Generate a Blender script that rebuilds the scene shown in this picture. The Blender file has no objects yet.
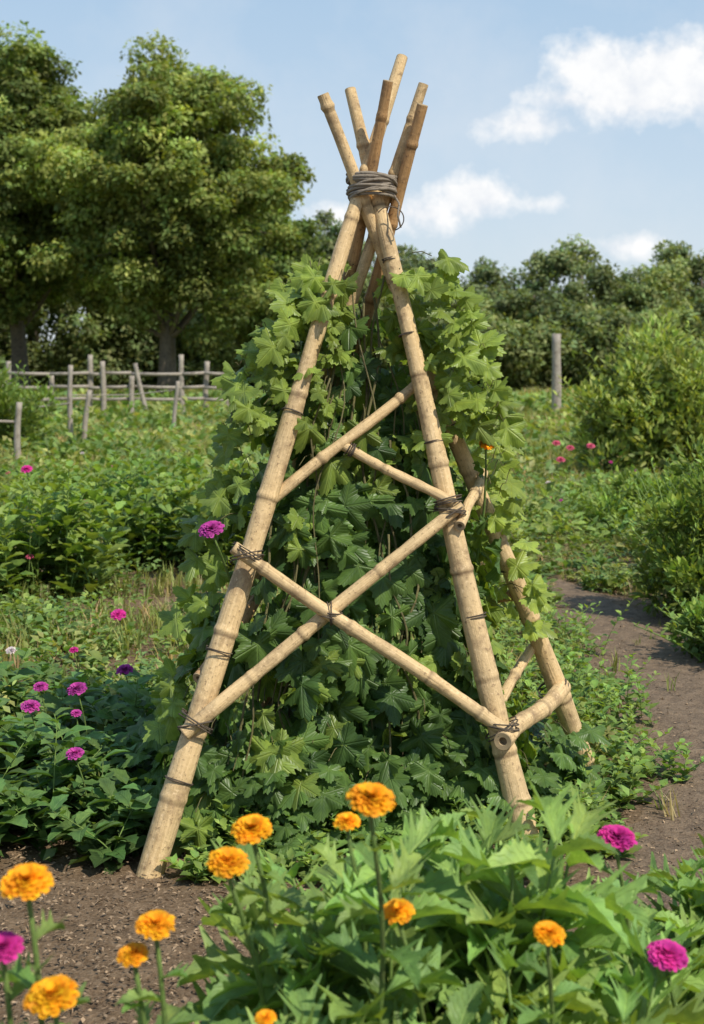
import bpy, math, random
import numpy as np
from mathutils import Vector
rng=np.random.default_rng(11); random.seed(5)
sc=bpy.context.scene
U=lambda a,b,n=None: rng.uniform(a,b,n)
def nrm(a):
    a=np.asarray(a,float); return a/np.maximum(np.linalg.norm(a,axis=-1,keepdims=True),1e-9)
def gh(x,y):
    return 0.012*np.sin(x*3.1+1)*np.cos(y*2.7)+0.008*np.sin(x*7.3+y*5.1)

# ------------------------------------------------ node helpers
class NT:
    def __init__(s,nt): s.nt=nt; s.n=nt.nodes; s.l=nt.links
    def add(s,t,**k):
        n=s.n.new(t)
        for a,b in k.items():
            if a.startswith('_'): n.inputs[a[1:].replace('_',' ')].default_value=b
            else: setattr(n,a,b)
        return n
    def link(s,a,b): s.l.new(a,b)
    def put(s,sock,v):
        if hasattr(v,'is_output') : s.l.new(v,sock)
        else: sock.default_value=v
    def math(s,op,a,b=None,c=None,clamp=False):
        n=s.n.new('ShaderNodeMath'); n.operation=op; n.use_clamp=clamp
        s.put(n.inputs[0],a)
        if b is not None: s.put(n.inputs[1],b)
        if c is not None: s.put(n.inputs[2],c)
        return n.outputs[0]
    def vmath(s,op,a,b=None):
        n=s.n.new('ShaderNodeVectorMath'); n.operation=op
        s.put(n.inputs[0],a)
        if b is not None: s.put(n.inputs[1],b)
        return n.outputs['Value'] if op in('LENGTH','DISTANCE','DOT_PRODUCT') else n.outputs[0]
    def mix(s,f,a,b,blend='MIX'):
        n=s.n.new('ShaderNodeMix'); n.data_type='RGBA'; n.blend_type=blend; n.clamp_factor=True
        s.put(n.inputs[0],f); s.put(n.inputs[6],a); s.put(n.inputs[7],b); return n.outputs[2]
    def noise(s,vec,scale,detail=4,rough=.55):
        n=s.n.new('ShaderNodeTexNoise'); n.inputs['Scale'].default_value=scale
        n.inputs['Detail'].default_value=detail; n.inputs['Roughness'].default_value=rough
        if vec is not None: s.link(vec,n.inputs['Vector'])
        return n.outputs['Fac']
    def ramp(s,f,stops):
        n=s.n.new('ShaderNodeValToRGB'); e=n.color_ramp.elements
        while len(e)<len(stops): e.new(.5)
        for i,(p,c) in enumerate(stops): e[i].position=p; e[i].color=(*c,1) if len(c)==3 else c
        s.put(n.inputs[0],f); return n.outputs[0]
def newmat(name):
    m=bpy.data.materials.new(name); m.use_nodes=True; t=NT(m.node_tree)
    t.n.clear(); out=t.add('ShaderNodeOutputMaterial'); return m,t,out

def leaf_mat(name,trans=.3,rough=.5,vein=None,spec=.35,tint=(1.4,1.3,.45)):
    m,t,out=newmat(name)
    col=t.add('ShaderNodeAttribute',attribute_name='col').outputs['Color']
    pos=t.add('ShaderNodeNewGeometry').outputs['Position']
    nz=t.noise(pos,30,3)
    c=t.mix(1.0,col,t.ramp(nz,[(.3,(.72,.75,.8)),(.7,(1.25,1.2,1.1))]),'MULTIPLY')
    bump=None
    if vein:
        luv=t.add('ShaderNodeAttribute',attribute_name='luv').outputs['Vector']
        sp=t.add('ShaderNodeSeparateXYZ'); t.link(luv,sp.inputs[0]); u,v=sp.outputs[0],sp.outputs[1]
        au=t.math('ABSOLUTE',u)
        if vein=='pinnate':
            mid=t.math('SUBTRACT',1,t.math('DIVIDE',au,.10),clamp=True)
            fr=t.math('FRACT',t.math('SUBTRACT',t.math('MULTIPLY',v,8),t.math('MULTIPLY',au,2.2)))
            d=t.math('ABSOLUTE',t.math('SUBTRACT',fr,.5))
            side=t.math('SUBTRACT',1,t.math('DIVIDE',d,.13),clamp=True)
            vv=t.math('MAXIMUM',mid,t.math('MULTIPLY',side,.55))
        else:
            ang=t.math('ARCTAN2',u,v); r=t.vmath('LENGTH',luv)
            fr=t.math('FRACT',t.math('ADD',t.math('MULTIPLY',ang,5.8/6.2832),.5))
            d=t.math('MULTIPLY',t.math('ABSOLUTE',t.math('SUBTRACT',fr,.5)),r)
            mid=t.math('SUBTRACT',1,t.math('DIVIDE',d,.02),clamp=True)
            f2=t.math('FRACT',t.math('MULTIPLY',t.math('SUBTRACT',r,t.math('MULTIPLY',d,1.5)),12))
            d2=t.math('ABSOLUTE',t.math('SUBTRACT',f2,.5))
            side=t.math('SUBTRACT',1,t.math('DIVIDE',d2,.16),clamp=True)
            vv=t.math('MAXIMUM',mid,t.math('MULTIPLY',side,.5))
        light=t.mix(1.0,c,(1.7,1.5,1.6,1),'MULTIPLY')
        c=t.mix(t.math('MULTIPLY',vv,.6),c,light)
        b=t.add('ShaderNodeBump',_Strength=.6,_Distance=.005,invert=True); t.link(vv,b.inputs['Height']); bump=b.outputs[0]
    p=t.add('ShaderNodeBsdfPrincipled',_Roughness=rough); p.inputs['Specular IOR Level'].default_value=spec
    t.link(c,p.inputs['Base Color'])
    tr=t.add('ShaderNodeBsdfTranslucent'); t.link(t.mix(1.0,c,(*tint,1),'MULTIPLY'),tr.inputs['Color'])
    if bump: t.link(bump,p.inputs['Normal'])
    mx=t.add('ShaderNodeMixShader'); mx.inputs[0].default_value=trans
    t.link(p.outputs[0],mx.inputs[1]); t.link(tr.outputs[0],mx.inputs[2]); t.link(mx.outputs[0],out.inputs[0])
    return m
M_vine=leaf_mat('vine_leaf_mat',.36,.42,'palm',.42)
M_broad=leaf_mat('broad_leaf_mat',.34,.52,'pinnate',.3)
M_leaf=leaf_mat('small_leaf_mat',.38,.5)
M_tree=leaf_mat('tree_leaf_mat',.35,.6,None,.2)
M_petal=leaf_mat('petal_mat',.25,.6,None,.2,(1.1,1,1))
M_grass=leaf_mat('grass_mat',.38,.55,None,.25)
M_chip,_t,_o=newmat('mulch_mat'); _p=_t.add('ShaderNodeBsdfPrincipled',_Roughness=.9); _t.link(_t.add('ShaderNodeAttribute',attribute_name='col').outputs['Color'],_p.inputs['Base Color']); _t.link(_p.outputs[0],_o.inputs[0])

def wood_mat(name,a,b,dark,streak=1):
    m,t,out=newmat(name)
    luv=t.add('ShaderNodeAttribute',attribute_name='luv').outputs['Vector']
    sp=t.add('ShaderNodeSeparateXYZ'); t.link(luv,sp.inputs[0])
    oi=t.add('ShaderNodeObjectInfo').outputs['Random']
    cb=t.add('ShaderNodeCombineXYZ'); t.link(t.math('MULTIPLY',sp.outputs[0],3.2),cb.inputs[0]); t.link(t.math('MULTIPLY',sp.outputs[1],1.6),cb.inputs[1]); t.link(t.math('MULTIPLY',oi,40),cb.inputs[2])
    n1=t.noise(cb.outputs[0],4,7,.7)
    pos=t.add('ShaderNodeNewGeometry').outputs['Position']
    n2=t.noise(pos,9,6,.65); n3=t.noise(pos,75,4,.65); n4=t.noise(pos,3.3,3)
    c=t.mix(t.ramp(n1,[(.38,(0,0,0)),(.62,(1,1,1))]),(*a,1),(*b,1))
    c=t.mix(t.ramp(n4,[(.45,(0,0,0)),(.7,(.5,.5,.5))]),c,(b[0]*.8,b[1]*.86,b[2]*1.0,1))
    c=t.mix(t.ramp(n2,[(.52,(0,0,0)),(.68,(.8,.8,.8))]),c,(*dark,1))
    c=t.mix(t.ramp(n3,[(.58,(0,0,0)),(.67,(.85,.85,.85))]),c,(*dark,1))
    c=t.mix(t.ramp(n3,[(.32,(.5,.5,.5)),(.42,(0,0,0))]),c,(min(1,a[0]*1.2),min(1,a[1]*1.25),min(1,a[2]*1.4),1))
    c=t.mix(t.math('MULTIPLY',sp.outputs[2],.9,clamp=True),c,(dark[0]*.4,dark[1]*.36,dark[2]*.36,1))
    p=t.add('ShaderNodeBsdfPrincipled',_Roughness=.62); p.inputs['Specular IOR Level'].default_value=.3
    bp=t.add('ShaderNodeBump',_Strength=.7,_Distance=.006); t.link(t.math('ADD',n1,t.math('MULTIPLY',n3,.6)),bp.inputs['Height'])
    t.link(bp.outputs[0],p.inputs['Normal'])
    t.link(c,p.inputs['Base Color']); t.link(p.outputs[0],out.inputs[0]); return m
M_bam=wood_mat('bamboo_mat',(.74,.53,.28),(.54,.37,.18),(.25,.16,.085))
M_bamd=wood_mat('bamboo_aged_mat',(.54,.32,.14),(.38,.21,.085),(.17,.095,.05))
M_bark=wood_mat('bark_mat',(.16,.125,.09),(.09,.07,.05),(.03,.022,.016))
M_grey=wood_mat('weathered_wood_mat',(.40,.35,.29),(.27,.225,.18),(.13,.10,.08))
M_rope=wood_mat('rope_mat',(.36,.30,.23),(.20,.16,.12),(.08,.065,.05))
M_wire=wood_mat('tie_mat',(.16,.12,.085),(.09,.07,.05),(.03,.025,.02))
M_stem=wood_mat('green_stem_mat',(.20,.29,.07),(.14,.22,.05),(.10,.12,.04))
M_vstem=wood_mat('vine_stem_mat',(.20,.18,.07),(.14,.12,.05),(.07,.055,.03))
def flat_mat(name,c,r=.9):
    m,t,out=newmat(name); pos=t.add('ShaderNodeNewGeometry').outputs['Position']
    n=t.noise(pos,80,3)
    p=t.add('ShaderNodeBsdfPrincipled',_Roughness=r)
    t.link(t.mix(n,(*c,1),(c[0]*.5,c[1]*.5,c[2]*.5,1)),p.inputs['Base Color']); t.link(p.outputs[0],out.inputs[0]); return m
M_cut=flat_mat('cut_end_mat',(.5,.36,.2))

# ------------------------------------------------ mesh helpers
def make_mesh(name,V,F,mat,col=None,luv=None,smooth=True,parent=None):
    me=bpy.data.meshes.new(name); V=np.asarray(V,np.float32); F=np.asarray(F,np.int32)
    me.vertices.add(len(V)); me.vertices.foreach_set('co',V.ravel())
    me.loops.add(F.size); me.loops.foreach_set('vertex_index',F.ravel())
    me.polygons.add(len(F)); me.polygons.foreach_set('loop_start',np.arange(0,F.size,3,dtype=np.int32))
    me.polygons.foreach_set('use_smooth',np.full(len(F),smooth))
    me.update(calc_edges=True)
    if col is not None:
        a=me.attributes.new('col','FLOAT_COLOR','POINT')
        a.data.foreach_set('color',np.hstack([col,np.ones((len(col),1))]).astype(np.float32).ravel())
    if luv is not None:
        a=me.attributes.new('luv','FLOAT_VECTOR','POINT'); a.data.foreach_set('vector',np.asarray(luv,np.float32).ravel())
    me.materials.append(mat)
    ob=bpy.data.objects.new(name,me); sc.collection.objects.link(ob)
    if parent: ob.parent=parent
    return ob
def empty(name,loc=(0,0,0)):
    e=bpy.data.objects.new(name,None); e.empty_display_size=.2; sc.collection.objects.link(e); return e
class Acc:
    def __init__(s): s.V=[];s.F=[];s.C=[];s.L=[];s.n=0
    def add(s,V,F,C=None,L=None):
        V=np.asarray(V,float); k=len(V)
        s.V.append(V); s.F.append(np.asarray(F)+s.n)
        s.C.append(np.ones((k,3))*.1 if C is None else C)
        s.L.append(np.zeros((k,3)) if L is None else L); s.n+=k
    def scatter(s,tm,P,D,N,S,C):
        tv,tf,tuv=tm; P=np.asarray(P,float); n=len(P)
        if n==0: return
        D=nrm(D); N=np.asarray(N,float); N=nrm(N-(N*D).sum(1,keepdims=True)*D); X=np.cross(D,N)
        S=np.asarray(S,float)
        if S.ndim==1: S=np.stack([S,S,S],1)
        V=(P[:,None]+(S[:,0:1]*tv[None,:,0])[...,None]*X[:,None]+(S[:,1:2]*tv[None,:,1])[...,None]*D[:,None]+(S[:,2:3]*tv[None,:,2])[...,None]*N[:,None])
        k=len(tv); F=(tf[None]+(np.arange(n)*k)[:,None,None]).reshape(-1,3)
        Cc=np.repeat(np.broadcast_to(C,(n,3)),k,0)
        L=np.tile(np.hstack([tuv,np.zeros((k,1))]),(n,1))
        s.add(V.reshape(-1,3),F,Cc,L)
    def build(s,name,mat,parent=None,smooth=True):
        if not s.V: return None
        return make_mesh(name,np.vstack(s.V),np.vstack(s.F),mat,np.vstack(s.C),np.vstack(s.L),smooth,parent)

def tube(acc,pts,rad,sides=8,cap=True,col=None,node=None,hollow=False):
    P=np.asarray(pts,float); n=len(P); rad=np.broadcast_to(rad,(n,)).astype(float)
    T=nrm(np.gradient(P,axis=0)); up=np.array([0,0,1.]) if abs(T[0][2])<.9 else np.array([1.,0,0])
    a=nrm(np.cross(T[0],up)); A=[]
    for i in range(n):
        a=a-T[i]*np.dot(a,T[i]); a=a/np.linalg.norm(a); A.append(a)
    A=np.array(A); B=np.cross(T,A)
    th=np.linspace(0,2*np.pi,sides,endpoint=False)
    V=P[:,None]+rad[:,None,None]*(np.cos(th)[None,:,None]*A[:,None]+np.sin(th)[None,:,None]*B[:,None])
    s=np.concatenate([[0],np.cumsum(np.linalg.norm(np.diff(P,axis=0),axis=1))])
    L=np.zeros((n,sides,3)); L[...,0]=np.abs(th-np.pi)[None]/np.pi; L[...,1]=s[:,None]
    if node is not None: L[...,2]=node[:,None]
    i=np.arange(n-1)[:,None]; j=np.arange(sides)[None]; j2=(j+1)%sides
    a0=i*sides+j;a1=i*sides+j2;b0=a0+sides;b1=a1+sides
    F=np.concatenate([np.stack([a0,a1,b1],-1).reshape(-1,3),np.stack([a0,b1,b0],-1).reshape(-1,3)])
    V=V.reshape(-1,3); L=L.reshape(-1,3); k=len(V)
    if cap:
        V=np.vstack([V,P[0],P[-1]]); L=np.vstack([L,[0,0,0],[0,s[-1],0]])
        jj=np.arange(sides); jn=(jj+1)%sides
        F=np.concatenate([F,np.stack([jn,jj,np.full(sides,k)],1),np.stack([(n-1)*sides+jj,(n-1)*sides+jn,np.full(sides,k+1)],1)])
    C=None if col is None else np.tile(col,(len(V),1))
    acc.add(V,F,C,L)

# ------------------------------------------------ leaf templates
def T_diamond(w=.3,z=.06):
    v=np.array([(0,0,0),(-w,.45,z),(0,.5,0),(w,.45,z),(0,1,-.12)],float)
    return v,np.array([(0,2,1),(0,3,2),(1,2,4),(2,3,4)]),np.stack([v[:,0]/w,v[:,1]],1)
def T_grid(rows,cols,wf,arch=.35,cup=.12,push=.1,wave=0,twist=0):
    us=np.linspace(-1,1,cols); vs=np.linspace(0,1,rows+1); V=[];UV=[]
    for i,v in enumerate(vs):
        w=wf(v,i)
        for u in us:
            V.append((u*w+twist*v*v, v+push*abs(u)*w*1.5*(1 if 0<i<rows else 0), cup*abs(u)*w*2-arch*v*v+wave*math.sin(v*9+u*2)*abs(u))); UV.append((u,v))
    F=[]
    for i in range(rows):
        for j in range(cols-1):
            a=i*cols+j; F+= [(a,a+1,a+cols+1),(a,a+cols+1,a+cols)]
    return np.array(V,float),np.array(F),np.array(UV,float)
def w_serr(v,i): return (.30*math.sin(math.pi*min(1,v**.75))**.9+.012)*(1+(.14 if i%2 else -.12)) if v<1 else .004
def w_nser(v,i): return (.235*math.sin(math.pi*min(1,v**.75))**.9+.012)*(1+(.15 if i%2 else -.13)) if v<1 else .004
def w_deep(v,i):
    b=.36*math.sin(math.pi*min(1,v**.72))**.8+.012
    return b*(.46+.64*max(0,math.sin(v*math.pi*8-.8))**.7 if v<.8 else .56)+.012 if v<1 else .004
TB=[T_grid(16,5,w_nser,.35,.3,.25,.035,.08),T_grid(16,5,w_nser,.65,.35,.25,.04,-.1),T_grid(28,5,w_deep,.3,.25,.9,.03,.06),T_grid(28,5,w_deep,.55,.25,.9,.04,-.08),T_grid(28,5,w_deep,.1,.3,.8,.04,0)]
TBL=[T_grid(7,3,lambda v,i:w_serr(v,i),.3,.15,.2),T_grid(6,3,lambda v,i:w_serr(v,i)*1.1,.5,.1,.2)]
T_lance=T_grid(4,3,lambda v,i:.13*math.sin(math.pi*min(1,v**.8))+.01 if v<1 else .003,.25,.1)
T_small=T_diamond(.3,.08)
def T_palm(seed):
    r0=random.Random(seed); n=60; V=[(0,.42,.02)]; UV=[(0,0)]
    lob=[(0,.52),(1.08,.46),(-1.08,.46),(2.12,.38),(-2.12,.38)]
    lob=[(a+r0.uniform(-.1,.1),b*r0.uniform(.88,1.1)) for a,b in lob]
    R=[]
    for i in range(n):
        th=-math.pi+2*math.pi*i/n
        m=max(b*math.exp(-(abs((th-a+math.pi)%(2*math.pi)-math.pi)/.56)**1.6) for a,b in lob)
        r=.19+m*.78; r*=1+(.06 if i%2 else -.06)
        if abs(abs(th)-math.pi)<.15: r=.17
        R.append((th,r))
    ph=r0.uniform(0,6); cu=r0.uniform(.5,1.6)
    for f in (.33,.68,1.0):
        for th,r in R:
            x=math.sin(th)*r*f; y=math.cos(th)*r*f
            V.append((x,y+.42,(-.25*(r*f)**2*1.3)*cu+.06*math.sin(th*3+ph)*f+.07*math.cos(th*5.8)*f*f-.2*max(0,y)**2)); UV.append((x,y))
    F=[]
    for i in range(n):
        j=(i+1)%n; F.append((0,1+j,1+i))
        for k in range(2):
            a=1+k*n+i;b=1+k*n+j; F+=[(a,b,b+n),(a,b+n,a+n)]
    return np.array(V,float),np.array(F),np.array(UV,float)
TP=[T_palm(i) for i in range(7)]
def T_spray(seed,k=4):
    r=np.random.default_rng(seed); V=[];F=[];UV=[]
    for i in range(k):
        a=r.uniform(0,6.28); c=np.array([math.cos(a)*.35,math.sin(a)*.35,r.uniform(-.2,.2)]); d=nrm(np.array([math.cos(a+r.uniform(-1,1)),math.sin(a+r.uniform(-1,1)),r.uniform(-.6,.3)]))
        s=nrm(np.cross(d,[r.uniform(-.4,.4),r.uniform(-.4,.4),1])); b=len(V)
        V+=[c,c+d*.3+s*.16,c+d*.62,c+d*.3-s*.16]; F+=[(b,b+1,b+2),(b,b+2,b+3)]; UV+=[(0,0)]*4
    return np.array(V),np.array(F),np.array(UV,float)
TS=[T_spray(i) for i in range(4)]
def T_tuft(seed,k=8):
    r=np.random.default_rng(seed); V=[];F=[];UV=[]
    for i in range(k):
        a=r.uniform(0,6.28); o=np.array([r.uniform(-.15,.15),0,r.uniform(-.15,.15)]); lean=r.uniform(.1,.55); h=r.uniform(.5,1)
        dx=np.array([math.cos(a),0,math.sin(a)]); w=np.array([-dx[2],0,dx[0]])*.022; up=np.array([0,1,0])
        m=o+dx*lean*.3*h+up*h*.6; tp=o+dx*lean*h+up*h; b=len(V)
        V+=[o-w,o+w,m-w*.8,m+w*.8,tp]; F+=[(b,b+1,b+3),(b,b+3,b+2),(b+2,b+3,b+4)]; UV+=[(0,0)]*5
    return np.array(V),np.array(F),np.array(UV,float)
TT=[T_tuft(i) for i in range(5)]
def pick(acc,tms,P,D,N,S,C):
    P=np.asarray(P);D=np.asarray(D);N=np.asarray(N);S=np.asarray(S);C=np.asarray(C)
    if C.ndim==1: C=np.tile(C,(len(P),1))
    w=rng.integers(0,len(tms),len(P))
    for k,tm in enumerate(tms):
        q=w==k
        if q.any(): acc.scatter(tm,P[q],D[q],N[q],S[q],C[q])
def cvar(base,n,v=.25,hue=.12,gain=1.4):
    c=np.array(base)[None]*(1+U(-v,v,(n,1)))*gain*np.array([1.18,1.03,.88])
    c=c*(1+np.stack([U(-hue,hue*1.6,n),np.zeros(n),U(-hue,hue,n)],1)); return np.clip(c,.004,.95)

# ------------------------------------------------ camera
cam=bpy.data.cameras.new('camera'); co=bpy.data.objects.new('camera',cam); sc.collection.objects.link(co)
co.location=(0,0,1.5); co.rotation_euler=(math.radians(90),0,0)
cam.lens=50; cam.sensor_fit='AUTO'; cam.sensor_width=36; cam.shift_y=-147/1024
cam.clip_end=2000; cam.clip_start=.05
cam.dof.use_dof=True; cam.dof.focus_distance=4.6; cam.dof.aperture_fstop=5.6
sc.camera=co

# ------------------------------------------------ light
sd=nrm(np.array([.50,-.50,.86])); el=math.asin(sd[2]); az=math.atan2(sd[0],sd[1])
sl=bpy.data.lights.new('sun','SUN'); sl.energy=5.0; sl.angle=math.radians(.53); sl.color=(1,.94,.81)
so=bpy.data.objects.new('sun',sl); sc.collection.objects.link(so)
so.rotation_euler=Vector(sd).to_track_quat('Z','Y').to_euler()
w=bpy.data.worlds.new('World'); sc.world=w; w.use_nodes=True; t=NT(w.node_tree); t.n.clear()
out=t.add('ShaderNodeOutputWorld'); bg=t.add('ShaderNodeBackground'); bg.inputs[1].default_value=.13
sky=t.add('ShaderNodeTexSky',sky_type='NISHITA'); sky.sun_disc=False; sky.sun_elevation=el; sky.sun_rotation=az
sky.air_density=1.0; sky.dust_density=1.0; sky.ozone_density=1.0; sky.altitude=0
gen=t.add('ShaderNodeTexCoord').outputs['Generated']
wn=t.noise(gen,9,8,.6)
best=None
for (px,py,sx,sy,amp) in [(635,92,64,26,1.1),(598,72,38,28,1.1),(668,72,50,30,1.1),(720,92,60,28,1),(572,98,40,12,.8),(530,124,38,14,.85),(472,200,36,20,1.1),(425,214,52,17,.85),(628,247,36,10,.75),(338,216,28,11,.75),(538,204,24,9,.5),(498,212,22,7,.4),(-200,150,90,25,.9),(1050,130,110,35,1),(1500,60,150,40,1),(-700,40,170,50,1)]:
    c=nrm(np.array([(px-352)/1422,1,(365-py)/1422]))
    d=t.vmath('SUBTRACT',gen,tuple(c)); d=t.vmath('MULTIPLY',d,(1422/sx,1422/sx,1422/sy))
    v=t.math('MULTIPLY',t.math('SUBTRACT',1,t.math('MULTIPLY',t.vmath('LENGTH',d),.6)),amp)
    best=v if best is None else t.math('MAXIMUM',best,v)
n2=t.noise(gen,38,9,.62)
mask=t.math('ADD',best,t.math('MULTIPLY',t.math('SUBTRACT',n2,.5),1.6))
mask=t.ramp(mask,[(.1,(0,0,0)),(.65,(1,1,1))])
mask=t.math('MULTIPLY',mask,.96)
cshade=t.ramp(n2,[(.35,(.84,.87,.92)),(.58,(1,1,1))]); cshade=t.mix(1.0,cshade,(7.8,7.8,7.8,1),'MULTIPLY')
sg=t.add('ShaderNodeSeparateXYZ'); t.link(gen,sg.inputs[0])
haze=t.ramp(t.math('MULTIPLY',sg.outputs[2],2.0),[(0,(.62,.68,.72)),(.25,(.50,.61,.72)),(.6,(.34,.50,.68)),(1,(.2,.36,.60))])
haze=t.mix(1.0,haze,(9.2,9.2,9.2,1),'MULTIPLY')
skc=t.mix(.85,sky.outputs[0],haze)
wisp=t.ramp(wn,[(.45,(0,0,0)),(.8,(.35,.35,.35))])
skc=t.mix(wisp,skc,(6.4,6.6,6.9,1))
t.link(t.mix(mask,skc,cshade),bg.inputs[0]); t.link(bg.outputs[0],out.inputs[0])
sc.view_settings.view_transform='Standard'; sc.view_settings.look='None'; sc.view_settings.exposure=0

# ------------------------------------------------ ground
gx=np.sinh(np.linspace(-4.6,4.6,260))*4.5; gy=np.concatenate([np.linspace(-200,1,20)[:-1],np.linspace(1,14,220),14+np.sinh(np.linspace(.03,5,90))*4])
X,Y=np.meshgrid(gx,gy); Z=gh(X,Y)*(np.abs(X)<30)*(np.abs(Y)<40)+(rng.normal(0,.003,X.shape))*(Y<14)
V=np.stack([X,Y,Z],-1).reshape(-1,3); nx=len(gx); ii=np.arange(len(gy)-1)[:,None]*nx+np.arange(nx-1)[None]
F=np.concatenate([np.stack([ii,ii+1,ii+nx+1],-1).reshape(-1,3),np.stack([ii,ii+nx+1,ii+nx],-1).reshape(-1,3)])
m,t,out=newmat('soil_mat'); pos=t.add('ShaderNodeNewGeometry').outputs['Position']
n1=t.noise(pos,.9,6); n2=t.noise(pos,14,8,.7); n3=t.noise(pos,90,4,.7)
soil=t.ramp(n2,[(.3,(.06,.036,.021)),(.5,(.14,.09,.052)),(.72,(.25,.17,.105))])
soil=t.mix(t.ramp(n3,[(.4,(0,0,0)),(.65,(.45,.45,.45))]),soil,(.32,.235,.155,1))
sp=t.add('ShaderNodeSeparateXYZ'); t.link(pos,sp.inputs[0])
far=t.math('ADD',t.math('MULTIPLY',t.math('SUBTRACT',sp.outputs[1],9),.1),t.math('SUBTRACT',n1,.5))
green=t.ramp(t.noise(pos,1.3,8,.7),[(.35,(.15,.18,.05)),(.6,(.25,.26,.09)),(.75,(.34,.30,.15))])
c=t.mix(t.ramp(far,[(.1,(0,0,0)),(.5,(1,1,1))]),soil,green)
p=t.add('ShaderNodeBsdfPrincipled',_Roughness=.95); p.inputs['Specular IOR Level'].default_value=.1
bp=t.add('ShaderNodeBump',_Strength=.9,_Distance=.02); t.link(t.math('ADD',n2,t.math('MULTIPLY',n3,.5)),bp.inputs['Height']); t.link(bp.outputs[0],p.inputs['Normal'])
t.link(c,p.inputs['Base Color']); t.link(p.outputs[0],out.inputs[0])
make_mesh('ground',V,F,m)
cl=np.array([(1.25,2.6),(1.32,4.0),(1.5,5.2),(1.62,6.4),(1.55,8),(1.42,9.5),(1.3,11.5)])
yy=np.linspace(2.6,10.2,120); xc=np.interp(yy,cl[:,1],cl[:,0]); rows=[]
wid=lambda y: float(np.interp(y,[2.6,5.5,7.5,9,10.2],[.58,.54,.40,.27,.05]))
for k,(y,x) in enumerate(zip(yy,xc)):
    hw=wid(y)+.07*math.sin(y*3.3)*(y<9)+.04*math.sin(y*9)*(y<9); uu=np.linspace(-1,1,9); xs=x+uu*hw
    rows.append(np.stack([xs,np.full(9,y),gh(xs,y)+.012-.012*np.abs(uu)**3],1))
V=np.vstack(rows); ii=np.arange(119)[:,None]*9+np.arange(8)[None]
F=np.concatenate([np.stack([ii,ii+1,ii+10],-1).reshape(-1,3),np.stack([ii,ii+10,ii+9],-1).reshape(-1,3)])
m,t,out=newmat('path_dirt_mat'); pos=t.add('ShaderNodeNewGeometry').outputs['Position']
n2=t.noise(pos,12,8,.7); n3=t.noise(pos,90,4,.7)
soil=t.ramp(n2,[(.3,(.065,.04,.023)),(.5,(.15,.096,.056)),(.72,(.27,.185,.115))])
soil=t.mix(t.ramp(n3,[(.42,(0,0,0)),(.65,(.45,.45,.45))]),soil,(.33,.245,.16,1))
p=t.add('ShaderNodeBsdfPrincipled',_Roughness=.95); bp=t.add('ShaderNodeBump',_Strength=1,_Distance=.02); t.link(t.math('ADD',n2,t.math('MULTIPLY',n3,.5)),bp.inputs['Height']); t.link(bp.outputs[0],p.inputs['Normal'])
t.link(soil,p.inputs['Base Color']); t.link(p.outputs[0],out.inputs[0])
make_mesh('dirt_path',V,F,m)
a=Acc(); n=42000
yv=3.0*(10/3.0)**U(0,1,n); xv=U(-.42,.42,n)*yv
P=np.stack([xv,yv,gh(xv,yv)+U(.004,.016,n)],1); D=nrm(np.stack([rng.normal(size=n),rng.normal(size=n),U(-.3,.4,n)],1)); N=nrm(np.stack([U(-.6,.6,n),U(-.6,.6,n),np.ones(n)],1))
s=U(.004,.021,n); big=U(0,1,n)<.06; s[big]*=2.6; S=np.stack([s*U(.4,1.1,n),s,s],1); S[big,0]*=.25
br=U(.3,1.7,(n,1)); a.scatter(T_small,P,D,N,S,np.array([.22,.15,.09])*br); a.build('mulch_chips',M_chip)

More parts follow.
